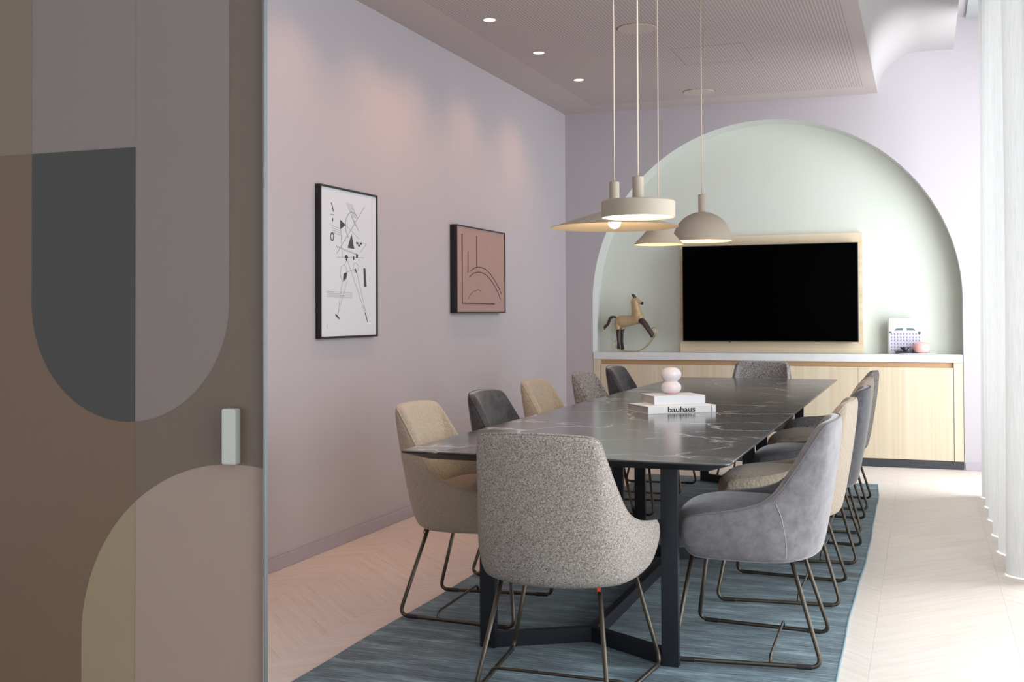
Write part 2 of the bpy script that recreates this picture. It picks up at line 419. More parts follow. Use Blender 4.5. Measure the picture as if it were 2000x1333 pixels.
# ------------------------------------------------------------------ floor
fl = struct(G().box(-5.0, 1.4, -2.0, BY + 0.02, -0.08, -0.0035).o('floor', M['subfloor']))
def clip(poly, axis, lim, keep_less):
    out = []
    for i in range(len(poly)):
        a, b = poly[i], poly[(i + 1) % len(poly)]
        ia = (a[axis] <= lim) == keep_less or a[axis] == lim; ib = (b[axis] <= lim) == keep_less or b[axis] == lim
        if ia: out.append(a)
        if ia != ib:
            t = (lim - a[axis]) / (b[axis] - a[axis]); out.append((a[0] + (b[0] - a[0]) * t, a[1] + (b[1] - a[1]) * t))
    return out
PW, CW, X0 = 0.1697, 0.5, -2.69
cache = {}
rest_v, rest_f, rest_uv = [], [], []
def plank_uv(p, s):  # along, across
    k = math.sqrt(0.5); return ((p[0] + s * p[1]) * k * 1.0, (p[1] - s * p[0]) * k)
nplank = 0
for k in range(-5, 8):
    x0 = X0 + CW * k; x1 = x0 + CW; s = -1 if k % 2 == 0 else 1
    for j in range(-18, 62):
        y0 = j * PW - 0.03
        ya, yb = (y0, y0 + CW) if s > 0 else (y0 + CW, y0)
        g = 0.0006
        poly = [(x0 + g * .4, ya + g / 2), (x1 - g * .4, yb + g / 2), (x1 - g * .4, yb + PW - g / 2), (x0 + g * .4, ya + PW - g / 2)]
        cxm = (x0 + x1) / 2; cym = y0 + CW / 2 + PW / 2
        inside = True
        poly = clip(poly, 1, BY, True) if poly else poly
        if poly: poly = clip(poly, 1, -2.0, False)
        if poly and cym > FY - .4: poly = clip(poly, 0, LX, False)
        if poly: poly = clip(poly, 0, RX, True)
        if len(poly) < 3: continue
        vis = (cym > 2.9 and cxm < -1.95 and cym < 8.8 and cxm > -3.2) or (cym > 3.2 and -0.5 < cxm < 0.6) or (cym > 8.3 and cxm > -3)
        n = len(poly); zt, zb = 0.0, -0.0034
        vv = [(p[0], p[1], zt) for p in poly] + [(p[0], p[1], zb) for p in poly]
        ff = [tuple(range(n))] + [(i, i + n, (i + 1) % n + n, (i + 1) % n) for i in range(n)]
        uvp = [plank_uv(p, s) for p in poly]
        if vis and nplank < 296:
            nplank += 1
            ck = tuple(round(c, 4) for p in poly for c in (p[0] - x0, p[1] - y0)) + (s,)
            if ck not in cache:
                me = bpy.data.meshes.new('plank'); me.from_pydata([(a - x0, b - y0, c) for a, b, c in vv], [], ff); me.materials.append(M['parquet'])
                ul = me.uv_layers.new(name='UVMap')
                for pl in me.polygons:
                    for li in pl.loop_indices:
                        vi = me.loops[li].vertex_index % n; ul.data[li].uv = uvp[vi]
                me.update(); cache[ck] = me
            o = bpy.data.objects.new('plank', cache[ck]); COL.objects.link(o); o.location = (x0, y0, 0); o.parent = fl
        else:
            b0 = len(rest_v); rest_v += vv; rest_f += [tuple(i + b0 for i in q) for q in ff]
            off = (random.random() * 30, random.random() * 9)
            rest_uv += [(u + off[0], v_ + off[1]) for u, v_ in uvp] * 2
rest = obj('plank', rest_v, rest_f, M['parquet'], fl)
ul = rest.data.uv_layers.new(name='UVMap')
for lp in rest.data.loops: ul.data[lp.index].uv = rest_uv[lp.vertex_index]
rest['kind'] = 'stuff'

# ------------------------------------------------------------------ walls
wl = G().box(LX - 0.15, LX, FY, BY + 0.4, -0.08, 3.6).o('wall_left', M['wall']); struct(wl)
# back wall with arch opening
AXc, AR, AZ = -1.215, 1.502, 1.34
NX0, NX1 = AXc - AR, AXc + AR
def arch_pts(n=64):
    pts = [(NX0, 0.0)]
    for i in range(n + 1):
        a = PI - PI * i / n; pts.append((AXc + AR * math.cos(a), AZ + AR * math.sin(a)))
    pts.append((NX1, 0.0)); return pts
ap = arch_pts()
outer = [(LX, 0.0), (LX, 3.6), (1.2, 3.6), (1.2, 0.0)]
def wall_face(y):
    # strips between arch points and the outer rectangle's top
    v = []; f = []
    def q(a, b, c, d_):
        n = len(v); v.extend([(a[0], y, a[1]), (b[0], y, b[1]), (c[0], y, c[1]), (d_[0], y, d_[1])]); f.append((n, n + 1, n + 2, n + 3))
    q((LX, 0), (NX0, 0), (NX0, 3.6), (LX, 3.6)); q((NX1, 0), (1.2, 0), (1.2, 3.6), (NX1, 3.6))
    arc = ap[1:-1]
    for a, b in zip(arc[:-1], arc[1:]): q(a, b, (b[0], 3.6), (a[0], 3.6))
    return v, f
g = G(); v, f = wall_face(BY); g.add(v, f)
wb = g.o('wall_back', M['wall'], fix=False); struct(wb)
bm = bmesh.new(); bm.from_mesh(wb.data); bmesh.ops.remove_doubles(bm, verts=bm.verts, dist=1e-5)
for f_ in bm.faces:
    if f_.normal.y > 0: f_.normal_flip()
bm.to_mesh(wb.data); bm.free()
# niche: reveal and rear surface
g = G(); n = len(ap)
g.add([(p[0], BY, p[1]) for p in ap] + [(p[0], BY + ND, p[1]) for p in ap], [(i, i + 1, i + 1 + n, i + n) for i in range(n - 1)])
rv = g.o('niche_reveal', M['intrados'], fix=False, smooth=True); struct(rv)
g = G(); g.box(NX0 - .1, NX1 + .1, BY + ND, BY + ND + 0.1, 0.0, 3.0)
nb = g.o('wall_niche', M['niche']); struct(nb); rv.parent = nb
# right (window) wall: piers, header, low upstand
WIN = [(2.45, 4.85), (5.65, 9.33)]
g = G()
for a, b in [(FY, WIN[0][0]), (WIN[0][1], WIN[1][0]), (WIN[1][1], BY)]: g.box(RX, RX + 0.2, a, b, 0.0, 3.6)
g.box(RX, RX + 0.2, FY, BY, 3.3, 3.6)
wr = g.o('wall_right', M['wall']); struct(wr); wr['kind'] = 'structure'
for i, (a, b) in enumerate(WIN):
    r = struct(G().box(RX + 0.06, RX + 0.12, a, b, 0.0, 0.07).o('window_%d' % (i + 1), M['frame_white']))
    G().box(RX + 0.06, RX + 0.12, a, b, 3.23, 3.3).o('window_frame', M['frame_white'], r)
    G().box(RX + 0.06, RX + 0.12, a, b, 2.3, 2.35).o('window_frame', M['frame_white'], r)
    nn = 3 if b - a > 3 else 2
    for k in range(nn + 1):
        y = a + (b - a - 0.05) * k / nn; G().box(RX + 0.055, RX + 0.125, y, y + 0.05, 0.07, 3.23).o('mullion', M['frame_white'], r)
    for k in range(nn):
        y = a + (b - a - 0.05) * k / nn; G().box(RX + 0.085, RX + 0.09, y + 0.05, y + (b - a - 0.05) / nn, 0.07, 3.23).o('pane', M['glass'], r)
# ceiling with cove
def cove_profile():
    p = [(LX, CH), (-0.33, CH)]
    for i in range(1, 15):
        a = PI - (PI / 2) * i / 14; p.append((-0.33 + 0.335 + 0.335 * math.cos(a), CH + 0.01 + 0.30 * math.sin(a)))
    p += [(0.24, 3.306), (0.24, 3.56), (RX, 3.56)]
    return p
cp = cove_profile(); n = len(cp)
g = G(); g.box(LX, -0.33, FY, BY, CH, CH + 0.05)
ce = g.o('ceiling', M['ceiling']); struct(ce)
g = G()
cc = cp[1:]; n = len(cc)
g.add([(p[0], FY, p[1]) for p in cc] + [(p[0], BY, p[1]) for p in cc], [(i, i + n, i + 1 + n, i + 1) for i in range(n - 1)])
cv = g.o('ceiling_cove', M['cove'], ce, fix=False); shade_auto(cv, 30); cv['kind'] = 'structure'
g = G().box(RX - 1.8, RX + 0.2, FY, BY + .1, 3.62, 3.68); rf = g.o('ceiling_slab', M['cove'], ce); rf['kind'] = 'structure'
# access hatch joint in the ceiling (thin recessed line)
g = G()
hx0, hx1, hy0, hy1 = -1.565, -1.09, 7.36, 7.875
for b in [(hx0, hx1, hy0, hy0 + .004), (hx1 - .004, hx1, hy0, hy1), (hx0, hx1, hy1 - .004, hy1), (hx0, hx0 + .004, hy0, hy1)]: g.box(b[0], b[1], b[2], b[3], CH - 0.0006, CH + .002)
g.o('access_hatch_joint', M['joint'], ce)
# skirting
bb = struct(G().box(LX, LX + 0.012, FY + 0.03, BY, 0.0, 0.068).o('baseboard_left', M['base'], bevel=0.003))
bb = struct(G().box(LX + 0.012, NX0 - 0.002, BY - 0.012, BY, 0.0, 0.068).o('baseboard_back', M['base'], bevel=0.003))
bb = struct(G().box(NX1 + 0.004, RX, BY - 0.012, BY, 0.0, 0.06).o('trim_1', M['base'], bevel=0.003)); 

# ------------------------------------------------------------------ rug
def rug():
    xs = []; n = 60; Y0, Y1 = 2.55, 8.465
    L = []; R = []
    for i in range(n + 1):
        y = Y0 + (Y1 - Y0) * i / n
        t = max(0, (y - 7.6) / 0.9)
        R.append((-0.292 + 0.006 * math.sin(y * 2.3) + 0.0015 * math.sin(y * 9) - 0.045 * t * t, y)); L.append((-2.006 + 0.004 * math.sin(y * 6) , y))
    root = empty('area_rug', 'large blue-grey viscose rug with streaky pile under the conference table', 'rug')
    v = []; f = []
    for (a, b) in zip(L, R):
        v += [(a[0], a[1], 0.0), (a[0], a[1], 0.007), (b[0], b[1], 0.007), (b[0], b[1], 0.0)]
    for i in range(n):
        k = i * 4
        for j in range(3): f.append((k + j, k + j + 1, k + j + 5, k + j + 4))
    f += [(0, 3, 2, 1), (n * 4, n * 4 + 1, n * 4 + 2, n * 4 + 3)]
    obj('pile', v, f, M['rug'], root)
    g = G(); g.tube([(p[0] + 0.003, p[1], 0.0045) for p in R], 0.0045, 6); g.o('edge_pile', M['rug_edge_lit'], root, smooth=True)  # pale tube paints the light caught along the pile edge
    g = G(); g.tube([(p[0] - 0.002, p[1], 0.004) for p in L], 0.004, 6); g.o('edge_pile', M['rug'], root, smooth=True)
rug()

# ------------------------------------------------------------------ tables
TXL, TXR, TZ = -1.773, -0.594, 0.75
def table(y0, y1, flip, label, rounded):
    root = empty('conference_table', label, 'table', ((TXL + TXR) / 2, (y0 + y1) / 2, 0), group=None)
    hx, hy = (TXR - TXL) / 2, (y1 - y0) / 2
    def outline(ins, rr=0.02):
        pts = []
        for (sx, sy, a0) in ((1, -1, -90), (1, 1, 0), (-1, 1, 90), (-1, -1, 180)):
            cx_, cy_ = sx * (hx - ins - rr), sy * (hy - ins - rr)
            for k in range(5):
                a = math.radians(a0 + 22.5 * k); pts.append((cx_ + rr * math.cos(a), cy_ + rr * math.sin(a)))
        return pts
    o1 = outline(0); n = len(o1)
    v = [(p[0], p[1], TZ) for p in o1] + [(p[0], p[1], TZ - 0.005) for p in o1]
    f = [tuple(range(n)), tuple(reversed(range(n, 2 * n)))] + [(i, i + n, (i + 1) % n + n, (i + 1) % n) for i in range(n)]
    G().add(v, f).o('tabletop', M['marble'], root, bevel=0.0012)
    a = outline(0.001); b = outline(0.075)
    v = [(p[0], p[1], TZ - 0.0052) for p in a] + [(p[0], p[1], TZ - 0.008) for p in a] + [(p[0], p[1], TZ - 0.036) for p in b]
    f = [tuple(range(n)), tuple(reversed(range(2 * n, 3 * n)))] + [(i + r * n, i + n + r * n, (i + 1) % n + n + r * n, (i + 1) % n + r * n) for r in range(2) for i in range(n)]
    G().add(v, f).o('underside', M['black_edge'], root)
    lx = 0.341; e = 0.24; ly = hy - e
    for sx in (-1, 1):
        for sy in (-1, 1):
            x, y = sx * lx, sy * ly
            G().box(x - 0.03, x + 0.03, y - 0.015, y + 0.015, 0.007, TZ - 0.037).o('leg', M['black_metal'], root, bevel=0.001)
            hubx, huby = 0.0, sy * (ly - 0.20)
            # floor and top rails running from leg to hub
            dx, dy = hubx - x, huby - y; L = math.hypot(dx, dy); ux, uy = dx / L, dy / L; nx, ny = -uy * 0.015, ux * 0.015
            for z0, z1, nm in ((0.007, 0.062, 'floor_rail'), (TZ - 0.055, TZ - 0.037, 'top_rail')):
                x0_, y0_ = x + ux * 0.012, y + uy * 0.012
                P = [(x0_ + nx, y0_ + ny), (x0_ - nx, y0_ - ny), (hubx - nx, huby - ny), (hubx + nx, huby + ny)]
                G().prism(P, z0, z1, 'z').o(nm, M['black_metal'], root)
    hy_ = ly - 0.20
    G().box(-0.015, 0.015, -hy_, hy_, 0.0075, 0.0615).o('stretcher', M['black_metal'], root)
    G().box(-0.015, 0.015, -hy_, hy_, TZ - 0.0545, TZ - 0.0375).o('top_stretcher', M['black_metal'], root)
    return root
table(3.655, 6.015, False, 'near dark veined stone conference table with black steel legs and books on it', True)
table(6.025, 8.493, True, 'far dark stone conference table, the one nearest the oak sideboard', False)

# ------------------------------------------------------------------ chairs
# (forward, lateral, z): bottom, middle, rim.  forward = +Y
ST = [
    ((0.195, 0.000, .368), (0.214, 0.000, .405), (0.200, 0.000, .425)),
    ((0.195, 0.110, .368), (0.214, 0.125, .405), (0.200, 0.120, .425)),
    ((0.193, 0.212, .370), (0.216, 0.230, .410), (0.208, 0.226, .455)),
    ((0.186, 0.250, .370), (0.218, 0.268, .420), (0.216, 0.280, .510)),
    ((0.165, 0.262, .368), (0.190, 0.280, .425), (0.190, 0.288, .524)),
    ((0.090, 0.266, .365), (0.105, 0.284, .425), (0.095, 0.286, .534)),
    ((-0.02, 0.262, .362), (-0.02, 0.280, .425), (-0.03, 0.271, .555)),
    ((-0.105, 0.246, .360), (-0.112, 0.264, .430), (-0.112, 0.255, .586)),
    ((-0.145, 0.225, .359), (-0.160, 0.246, .440), (-0.182, 0.234, .690)),
    ((-0.170, 0.200, .359), (-0.192, 0.222, .450), (-0.250, 0.214, .798)),
    ((-0.190, 0.176, .359), (-0.212, 0.202, .455), (-0.281, 0.208, .843)),
    ((-0.208, 0.145, .359), (-0.234, 0.172, .460), (-0.297, 0.188, .853)),
    ((-0.236, 0.080, .359), (-0.262, 0.098, .465), (-0.320, 0.100, .857)),
    ((-0.248, 0.000, .359), (-0.274, 0.000, .470), (-0.326, 0.000, .860)),
]
def loop(fn):
    half = [fn(i, s) for i, s in enumerate(ST)]
    return half + [Vector((-h.x, h.y, h.z)) for h in reversed(half[1:-1])]
def shell_geo():
    def P(t, dl=0): return Vector((t[1], t[0], t[2]))
    def inward(p):
        c = Vector((0.0, 0.06, 0)); d = Vector((c.x - p.x * 1.0, c.y - p.y, 0)); return d.normalized()
    thick = [.03, .03, .03, .04, .045, .045, .045, .048, .05, .052, .052, .052, .052, .052]
    rings = []
    rings.append(loop(lambda i, s: Vector((s[0][1] * .45, s[0][0] * .45 - .01, .358))))
    rings.append(loop(lambda i, s: Vector((s[0][1] * .96, s[0][0] * .96, s[0][2] - .005))))
    rings.append(loop(lambda i, s: P(s[0]).lerp(P(s[1]), .28)))
    rings.append(loop(lambda i, s: P(s[1])))
    def bul(i, s, t):
        p = P(s[1]).lerp(P(s[2]), t); return p - inward(p) * 0.006
    rings.append(loop(lambda i, s: bul(i, s, .5)))
    rings.append(loop(lambda i, s: P(s[2]) - Vector((0, 0, .016))))
    rings.append(loop(lambda i, s: P(s[2]) + inward(P(s[2])) * thick[i] * .15 ))
    rings.append(loop(lambda i, s: P(s[2]) + inward(P(s[2])) * thick[i] * .8 + Vector((0, 0, .001))))
    rings.append(loop(lambda i, s: P(s[2]) + inward(P(s[2])) * thick[i] - Vector((0, 0, .018))))
    def inn(i, s, t):
        a = P(s[2]) + inward(P(s[2])) * thick[i]; b = P(s[1]) + inward(P(s[1])) * (thick[i] + .02); b.z = .43
        return a.lerp(b, t)
    rings.append(loop(lambda i, s: inn(i, s, .5)))
    rings.append(loop(lambda i, s: inn(i, s, 1)))
    rings.append(loop(lambda i, s: Vector((s[0][1] * .4, s[0][0] * .4 - .01, .425))))
    n = len(rings[0]); v = [p for r in rings for p in r]; f = []
    for r in range(len(rings) - 1):
        for k in range(n):
            f.append((r * n + k, r * n + (k + 1) % n, (r + 1) * n + (k + 1) % n, (r + 1) * n + k))
    f.append(tuple(reversed(range(n)))); f.append(tuple(range((len(rings) - 1) * n, len(rings) * n)))
    return v, f
def cushion_geo():
    n = 28; v = []; f = []
    def outline(t, s, fs):
        a = 2 * PI * t; c, q = math.cos(a), math.sin(a); e = 0.5
        X = math.copysign(abs(c) ** e, c); Y = math.copysign(abs(q) ** e, q)
        hw = 0.212 + 0.012 * (Y + 1) / 2
        return X * hw * s, 0.035 + (Y * (0.236 if Y > 0 else 0.225)) * s + fs
    lev = [(.60, .405, 0), (.93, .412, 0), (.99, .44, 0), (1.0, .475, .002), (.985, .505, .004), (.93, .527, .002), (.82, .542, 0), (.6, .554, 0), (.3, .560, 0)]
    for s, z, fs in lev:
        for k in range(n):
            x, y = outline(k / n, s, fs); v.append((x, y, z - 0.016 + 0.012 * (1 - ((y - .035) / .25) ** 2) * (1 if z > .52 else 0)))
    L = len(lev)
    for r in range(L - 1):
        for k in range(n): f.append((r * n + k, r * n + (k + 1) % n, (r + 1) * n + (k + 1) % n, (r + 1) * n + k))
    f.append(tuple(reversed(range(n)))); f.append(tuple(range((L - 1) * n, L * n)))
    return v, f
def catmull(P, n=6):
    out = []
    for i in range(len(P) - 1):
        p0 = P[max(i - 1, 0)]; p1 = P[i]; p2 = P[i + 1]; p3 = P[min(i + 2, len(P) - 1)]
        for k in range(n):
            t = k / n
            out.append(0.5 * ((2 * p1) + (p2 - p0) * t + (2 * p0 - 5 * p1 + 4 * p2 - p3) * t * t + (3 * p1 - p0 - 3 * p2 + p3) * t ** 3))
    out.append(P[-1]); return out
def make_chair(kind, label, tagside=0):
    root = empty('dining_chair', label, 'chair')
    v, f = shell_geo(); sh = obj('shell', v, f, FAB[kind], root, smooth=True)
    md = sh.modifiers.new('sub', 'SUBSURF'); md.levels = 2; md.render_levels = 2
    v, f = cushion_geo(); cu = obj('seat_cushion', v, f, FAB[kind], root, smooth=True)
    md = cu.modifiers.new('sub', 'SUBSURF'); md.levels = 1; md.render_levels = 2
    # piping along the rim
    dg = bpy.context.evaluated_depsgraph_get(); dg.update()
    em = sh.evaluated_get(dg).data; n = 2 * len(ST) - 2
    ringp = [em.vertices[6 * n + k].co.copy() for k in range(n)]
    rim = ringp[3:n - 2]
    G().tube(catmull([p + Vector((p.x, p.y - .05, 0)).normalized() * .0015 for p in rim], 5), 0.003, 6).o('piping', PIPE[kind], root, smooth=True)
    low = [em.vertices[r * n + 8].co.lerp(em.vertices[r * n + 7].co, t) for r, t in ((1, 0), (2, .1), (3, .3), (4, .7), (5, 1))]
    if kind in ('velvet', 'slate', 'dark'):
        for sd in (-1, 1):
            A = [Vector((p.x * sd, p.y, p.z)) for j, p in enumerate(low)]; A = [q * 1.0 + Vector((sd * .0012, 0, 0)) for q in A]
            G().tube(catmull(A, 5), 0.0016, 5).o('seam', M['thread'] if kind == 'velvet' else PIPE[kind], root, smooth=True)
    for sd in (-1, 1):
        P = fillet([(sd * .185, .19, .376), (sd * .272, .248, .016), (sd * .222, -.258, .016), (sd * .165, -.150, .372)], 0.042, 7)
        fr = G().tube(P, 0.0078, 12).o('side_frame', M['bronze'], root, smooth=True)
        for t in (0.10, 0.88):
            a = Vector((sd * .272, .248, .0155)); b = Vector((sd * .222, -.258, .0155)); c = a.lerp(b, t); d_ = (b - a).normalized()
            G().tube([c - d_ * .025, c + d_ * .025], 0.0088, 10).o('glide', M['glide'], fr, smooth=False)
    zz = .016
    P = fillet([(-.238, -.085, zz), (-.228, -.085, .045), (.228, -.085, .045), (.238, -.085, zz)], 0.018, 4)
    G().tube(P, 0.0055, 8).o('stretcher', M['bronze'], root, smooth=True)
    if tagside:
        t = G().box(-.006, .006, -.0015, .0015, -.017, .012).o('tag', M['orange'], root, bevel=.001); t.location = (tagside * .168, -.168, .366)
        G().tube([(0.010 * math.cos(a * PI / 6), 0, -.02 + 0.010 * math.sin(a * PI / 6)) for a in range(13)], .0014, 6).o('tag_ring', M['ring'], t, smooth=True)
    return root
RG = 0.0075
GR = 'upholstered chairs around the conference tables'
CH_SPEC = [
    # x, y, rot(deg), kind, label, tagside
    (-1.145, 3.62, 0, 'boucle', 'grey-beige boucle chair with its back to the camera at the near table end', 1),
    (-1.168, 8.50, 180, 'boucle_grey', 'grey boucle chair at the far table end in front of the oak sideboard', 0),
    (-0.600, 4.205, 91, 'velvet', 'grey suede chair on the window side, nearest of its row, shown in full', 0),
    (-0.592, 5.08, 90, 'weave', 'beige woven chair on the window side, second from the camera', 0),
    (-0.570, 5.92, 90, 'slate', 'slate grey suede chair on the window side, between two beige ones', 0),
    (-0.590, 6.72, 90, 'weave', 'beige woven chair on the window side, fourth from the camera', 0),
    (-0.590, 7.49, 90, 'boucle_grey', 'grey boucle chair on the window side, farthest of its row', 0),
    (-1.755, 4.36, -88, 'weave', 'large beige woven chair by the pink wall, nearest of its row, orange leg tag', 1),
    (-1.745, 5.12, -90, 'dark', 'charcoal suede chair by the pink wall, between two beige chairs', 0),
    (-1.800, 6.02, -90, 'weave', 'beige woven chair by the pink wall, third from the camera', 0),
    (-1.785, 6.93, -90, 'boucle_grey', 'grey boucle chair by the pink wall, fourth from the camera', 0),
    (-1.785, 7.73, -90, 'dark', 'charcoal suede chair farthest along the pink wall, before the sideboard', 0),
]
protos = {}
for x, y, r, kind, lab, ts in CH_SPEC:
    key = (kind, ts)
    if key not in protos: o = protos[key] = make_chair(kind, lab, ts)
    else: o = copy_tree(protos[key])
    o.location = (x, y, RG); o.rotation_euler = (0, 0, math.radians(r)); o['label'] = lab; o['group'] = GR

# ------------------------------------------------------------------ sideboard and worktop in the niche
sb = empty('sideboard', 'long pale oak built-in sideboard with flush doors under the arch', 'cabinet', (AXc, BY, 0))
x0, x1 = NX0 + 0.004 - AXc, NX1 - 0.004 - AXc
def sbox(nm, a, b, c, d_, e, h, mt, bev=0.0008):
    return G().box(a, b, c, d_, e, h).o(nm, mt, sb, bevel=bev)
sbox('carcass', x0 + .06, x1 - .06, 0.03, ND - .005, .02, .838, M['oak_dark'])
sbox('side_stile', x0, x0 + .062, 0, ND - .005, .066, .838, M['oak'])
sbox('side_stile', x1 - .068, x1, 0, ND - .005, .066, .838, M['oak'])
sbox('plinth', x0, x1, 0.006, 0.028, 0.0, .065, M['plinth'])
xa, xb = x0 + .0655, x1 - .0715; dw = (xb - xa) / 4
for i in range(4): sbox('door', xa + dw * i + .0012, xa + dw * (i + 1) - .0012, 0.0, 0.022, .068, .797, M['oak'])
wt = G().box(NX0 + .004, NX1 - .004, BY - .006, BY + ND - .002, .8395, .90).o('worktop', M['stone'], bevel=.002)
tag(wt, 'long pale stone worktop lying on the oak sideboard', 'worktop')

# ------------------------------------------------------------------ television
pn = G().box(-1.985, -0.47, BY + .19, BY + ND - .002, .9005, 1.894).o('backing_panel', M['oak_h'], bevel=.001)
tag(pn, 'pale oak panel standing on the worktop behind the television', 'panel')
tv = empty('television', 'large switched-off black flat television mounted on the oak panel', 'television', (-1.2225, BY + .10, 0))
G().box(-.7225, .7225, 0.0, .035, .995, 1.811).o('casing', M['bezel'], tv, bevel=.002)
G().box(-.716, .716, -.001, .004, 1.004, 1.805).o('screen', M['screen'], tv)
G().box(-.35, .35, .035, .089, 1.15, 1.65).o('mount', M['bezel'], tv)
G().box(-.33, -.312, -.003, .004, .990, .998).o('logo_tab', M['bezel'], tv)

# ------------------------------------------------------------------ framed pictures
def picture(name, label, y0, y1, z0, z1, depth, border, mat_in):
    r = empty(name, label, 'picture', (LX, (y0 + y1) / 2, (z0 + z1) / 2))
    hy, hz = (y1 - y0) / 2, (z1 - z0) / 2
    for nm, b in (('frame_rail', (-hy, hy, hz - border, hz)), ('frame_rail', (-hy, hy, -hz, -hz + border)), ('frame_stile', (-hy, -hy + border, -hz + border, hz - border)), ('frame_stile', (hy - border, hy, -hz + border, hz - border))):
        G().box(0.002, depth, b[0], b[1], b[2], b[3]).o(nm, M['black_frame'], r)
    G().box(0.002, depth - .006, -hy + border, hy - border, -hz + border, hz - border).o('sheet', mat_in, r)
    return r
p1 = picture('framed_print', 'tall black-framed print of black geometric shapes on white, nearer the glass door', 5.117, 5.768, 1.113, 1.920, .031, .011, M['paper'])
cy_, cz_ = (5.117 + 5.768) / 2, (1.113 + 1.920) / 2; px = .031 - .0055
def poly(g, pts, d=.0006):
    n = len(pts); P = [(y - cy_, z - cz_) for y, z in pts]
    g.prism(P, px - .001, px + d, 'x')
def line(g, a, b, w=.0022):
    a = Vector(a); b = Vector(b); d_ = (b - a).normalized(); nrm = Vector((-d_.y, d_.x)) * w / 2
    poly(g, [a + nrm, b + nrm, b - nrm, a - nrm])
def ring(g, c, ry, rz, a0=0, a1=360, w=.0025, n=24):
    pts = [(c[0] + ry * math.cos(math.radians(a0 + (a1 - a0) * i / n)), c[1] + rz * math.sin(math.radians(a0 + (a1 - a0) * i / n))) for i in range(n + 1)]
    for a, b in zip(pts[:-1], pts[1:]): line(g, a, b, w)
def disc(g, c, ry, rz, a0=0, a1=360, n=16): poly(g, [(c[0] + ry * math.cos(math.radians(a0 + (a1 - a0) * i / n)), c[1] + rz * math.sin(math.radians(a0 + (a1 - a0) * i / n))) for i in range(n + (0 if a1 - a0 == 360 else 1))])
def D(g):
    return g
g = G()
poly(g, [(5.338, 1.748), (5.338, 1.697), (5.398, 1.725)])
poly(g, [(5.464, 1.68), (5.42, 1.602), (5.494, 1.599)])
poly(g, [(5.603, 1.498), (5.625, 1.498), (5.639, 1.394), (5.611, 1.394)])
poly(g, [(5.281, 1.236), (5.288, 1.243), (5.328, 1.222), (5.322, 1.213)])
poly(g, [(5.617, 1.25), (5.629, 1.248), (5.654, 1.194), (5.65, 1.194)])
poly(g, [(5.368, 1.425), (5.375, 1.461), (5.412, 1.468), (5.402, 1.436), (5.378, 1.422)])
poly(g, [(5.498, 1.487), (5.512, 1.492), (5.525, 1.468), (5.515, 1.470)])
poly(g, [(5.238, 1.832), (5.246, 1.833), (5.271, 1.784), (5.262, 1.786)])
disc(g, (5.405, 1.545), .019, .017, 0, 180); disc(g, (5.407, 1.537), .008, .008)
disc(g, (5.487, 1.549), .008, .012); poly(g, [(5.515, 1.575), (5.538, 1.570), (5.536, 1.552), (5.516, 1.550)])
for i in range(3): poly(g, [(5.518 + i * .022, 1.640 - (i % 2) * .012), (5.540 + i * .022, 1.638 - (i % 2) * .012), (5.540 + i * .022, 1.627 - (i % 2) * .012), (5.518 + i * .022, 1.629 - (i % 2) * .012)])
ring(g, (5.250, 1.652), .016, .020, w=.007); disc(g, (5.254, 1.742), .006, .010); line(g, (5.232, 1.77), (5.275, 1.77), .002)
g.o('ink_shapes', M['ink'], p1)['kind'] = 'stuff'
g = G()
ring(g, (5.475, 1.722), .078, .078, 50, 235, .004)
line(g, (5.618, 1.842), (5.300, 1.566), .003); line(g, (5.344, 1.697), (5.36, 1.545)); line(g, (5.300, 1.545), (5.615, 1.556), .002)
line(g, (5.398, 1.725), (5.555, 1.655), .0015); line(g, (5.555, 1.64), (5.64, 1.635), .0015); line(g, (5.64, 1.635), (5.56, 1.58), .0015)
for i in range(4):
    line(g, (5.245, 1.712 - i * .012), (5.340, 1.700 - i * .012), .0016); line(g, (5.195, 1.362 - i * .009), (5.472, 1.358 - i * .009), .0018)
    line(g, (5.408 + i * .018, 1.845), (5.478 + i * .018, 1.77), .0016)
ring(g, (5.375, 1.462), .036, .044, w=.0018); ring(g, (5.512, 1.497), .030, .026, w=.0018)
line(g, (5.395, 1.465), (5.505, 1.49), .002)
line(g, (5.36, 1.42), (5.309, 1.237), .002); line(g, (5.412, 1.42), (5.309, 1.237), .0015); line(g, (5.42, 1.53), (5.62, 1.25), .0018); line(g, (5.525, 1.47), (5.628, 1.255), .0018); line(g, (5.405, 1.53), (5.375, 1.505), .0015)
for i in range(10): line(g, (5.292 + i * .024, 1.607 - i * .0035), (5.312 + i * .024, 1.597 - i * .0035), .0035)
for i in range(5): line(g, (5.46 + i * .012, 1.78 - i * .010), (5.50 + i * .012, 1.74 - i * .010), .0018)
line(g, (5.19, 1.178), (5.205, 1.192), .0015); line(g, (5.19, 1.170), (5.21, 1.170), .0015)
g.o('ink_lines', M['ink_pale'], p1)['kind'] = 'stuff'

p2 = picture('relief_picture', 'black-framed dusty pink relief picture with raised arcs, nearer the corner', 6.882, 7.805, 1.245, 1.838, .051, .008, M['terracotta'])
c2y, c2z = (6.882 + 7.805) / 2, (1.245 + 1.838) / 2
LN = [[(6.984, 1.779), (6.982, 1.312), (7.588, 1.311)], [(7.086, 1.668), (7.087, 1.52)], [(7.246, 1.781), (7.244, 1.563)],
      [(7.128, 1.531), (7.187, 1.553), (7.244, 1.563), (7.322, 1.566), (7.4, 1.558), (7.494, 1.529), (7.59, 1.483), (7.672, 1.432), (7.724, 1.386)],
      [(7.113, 1.492), (7.172, 1.516), (7.239, 1.528), (7.322, 1.531), (7.399, 1.521), (7.493, 1.492), (7.589, 1.442), (7.655, 1.396), (7.712, 1.344)],
      [(7.089, 1.343), (7.133, 1.374), (7.2, 1.397), (7.275, 1.407), (7.321, 1.399)]]
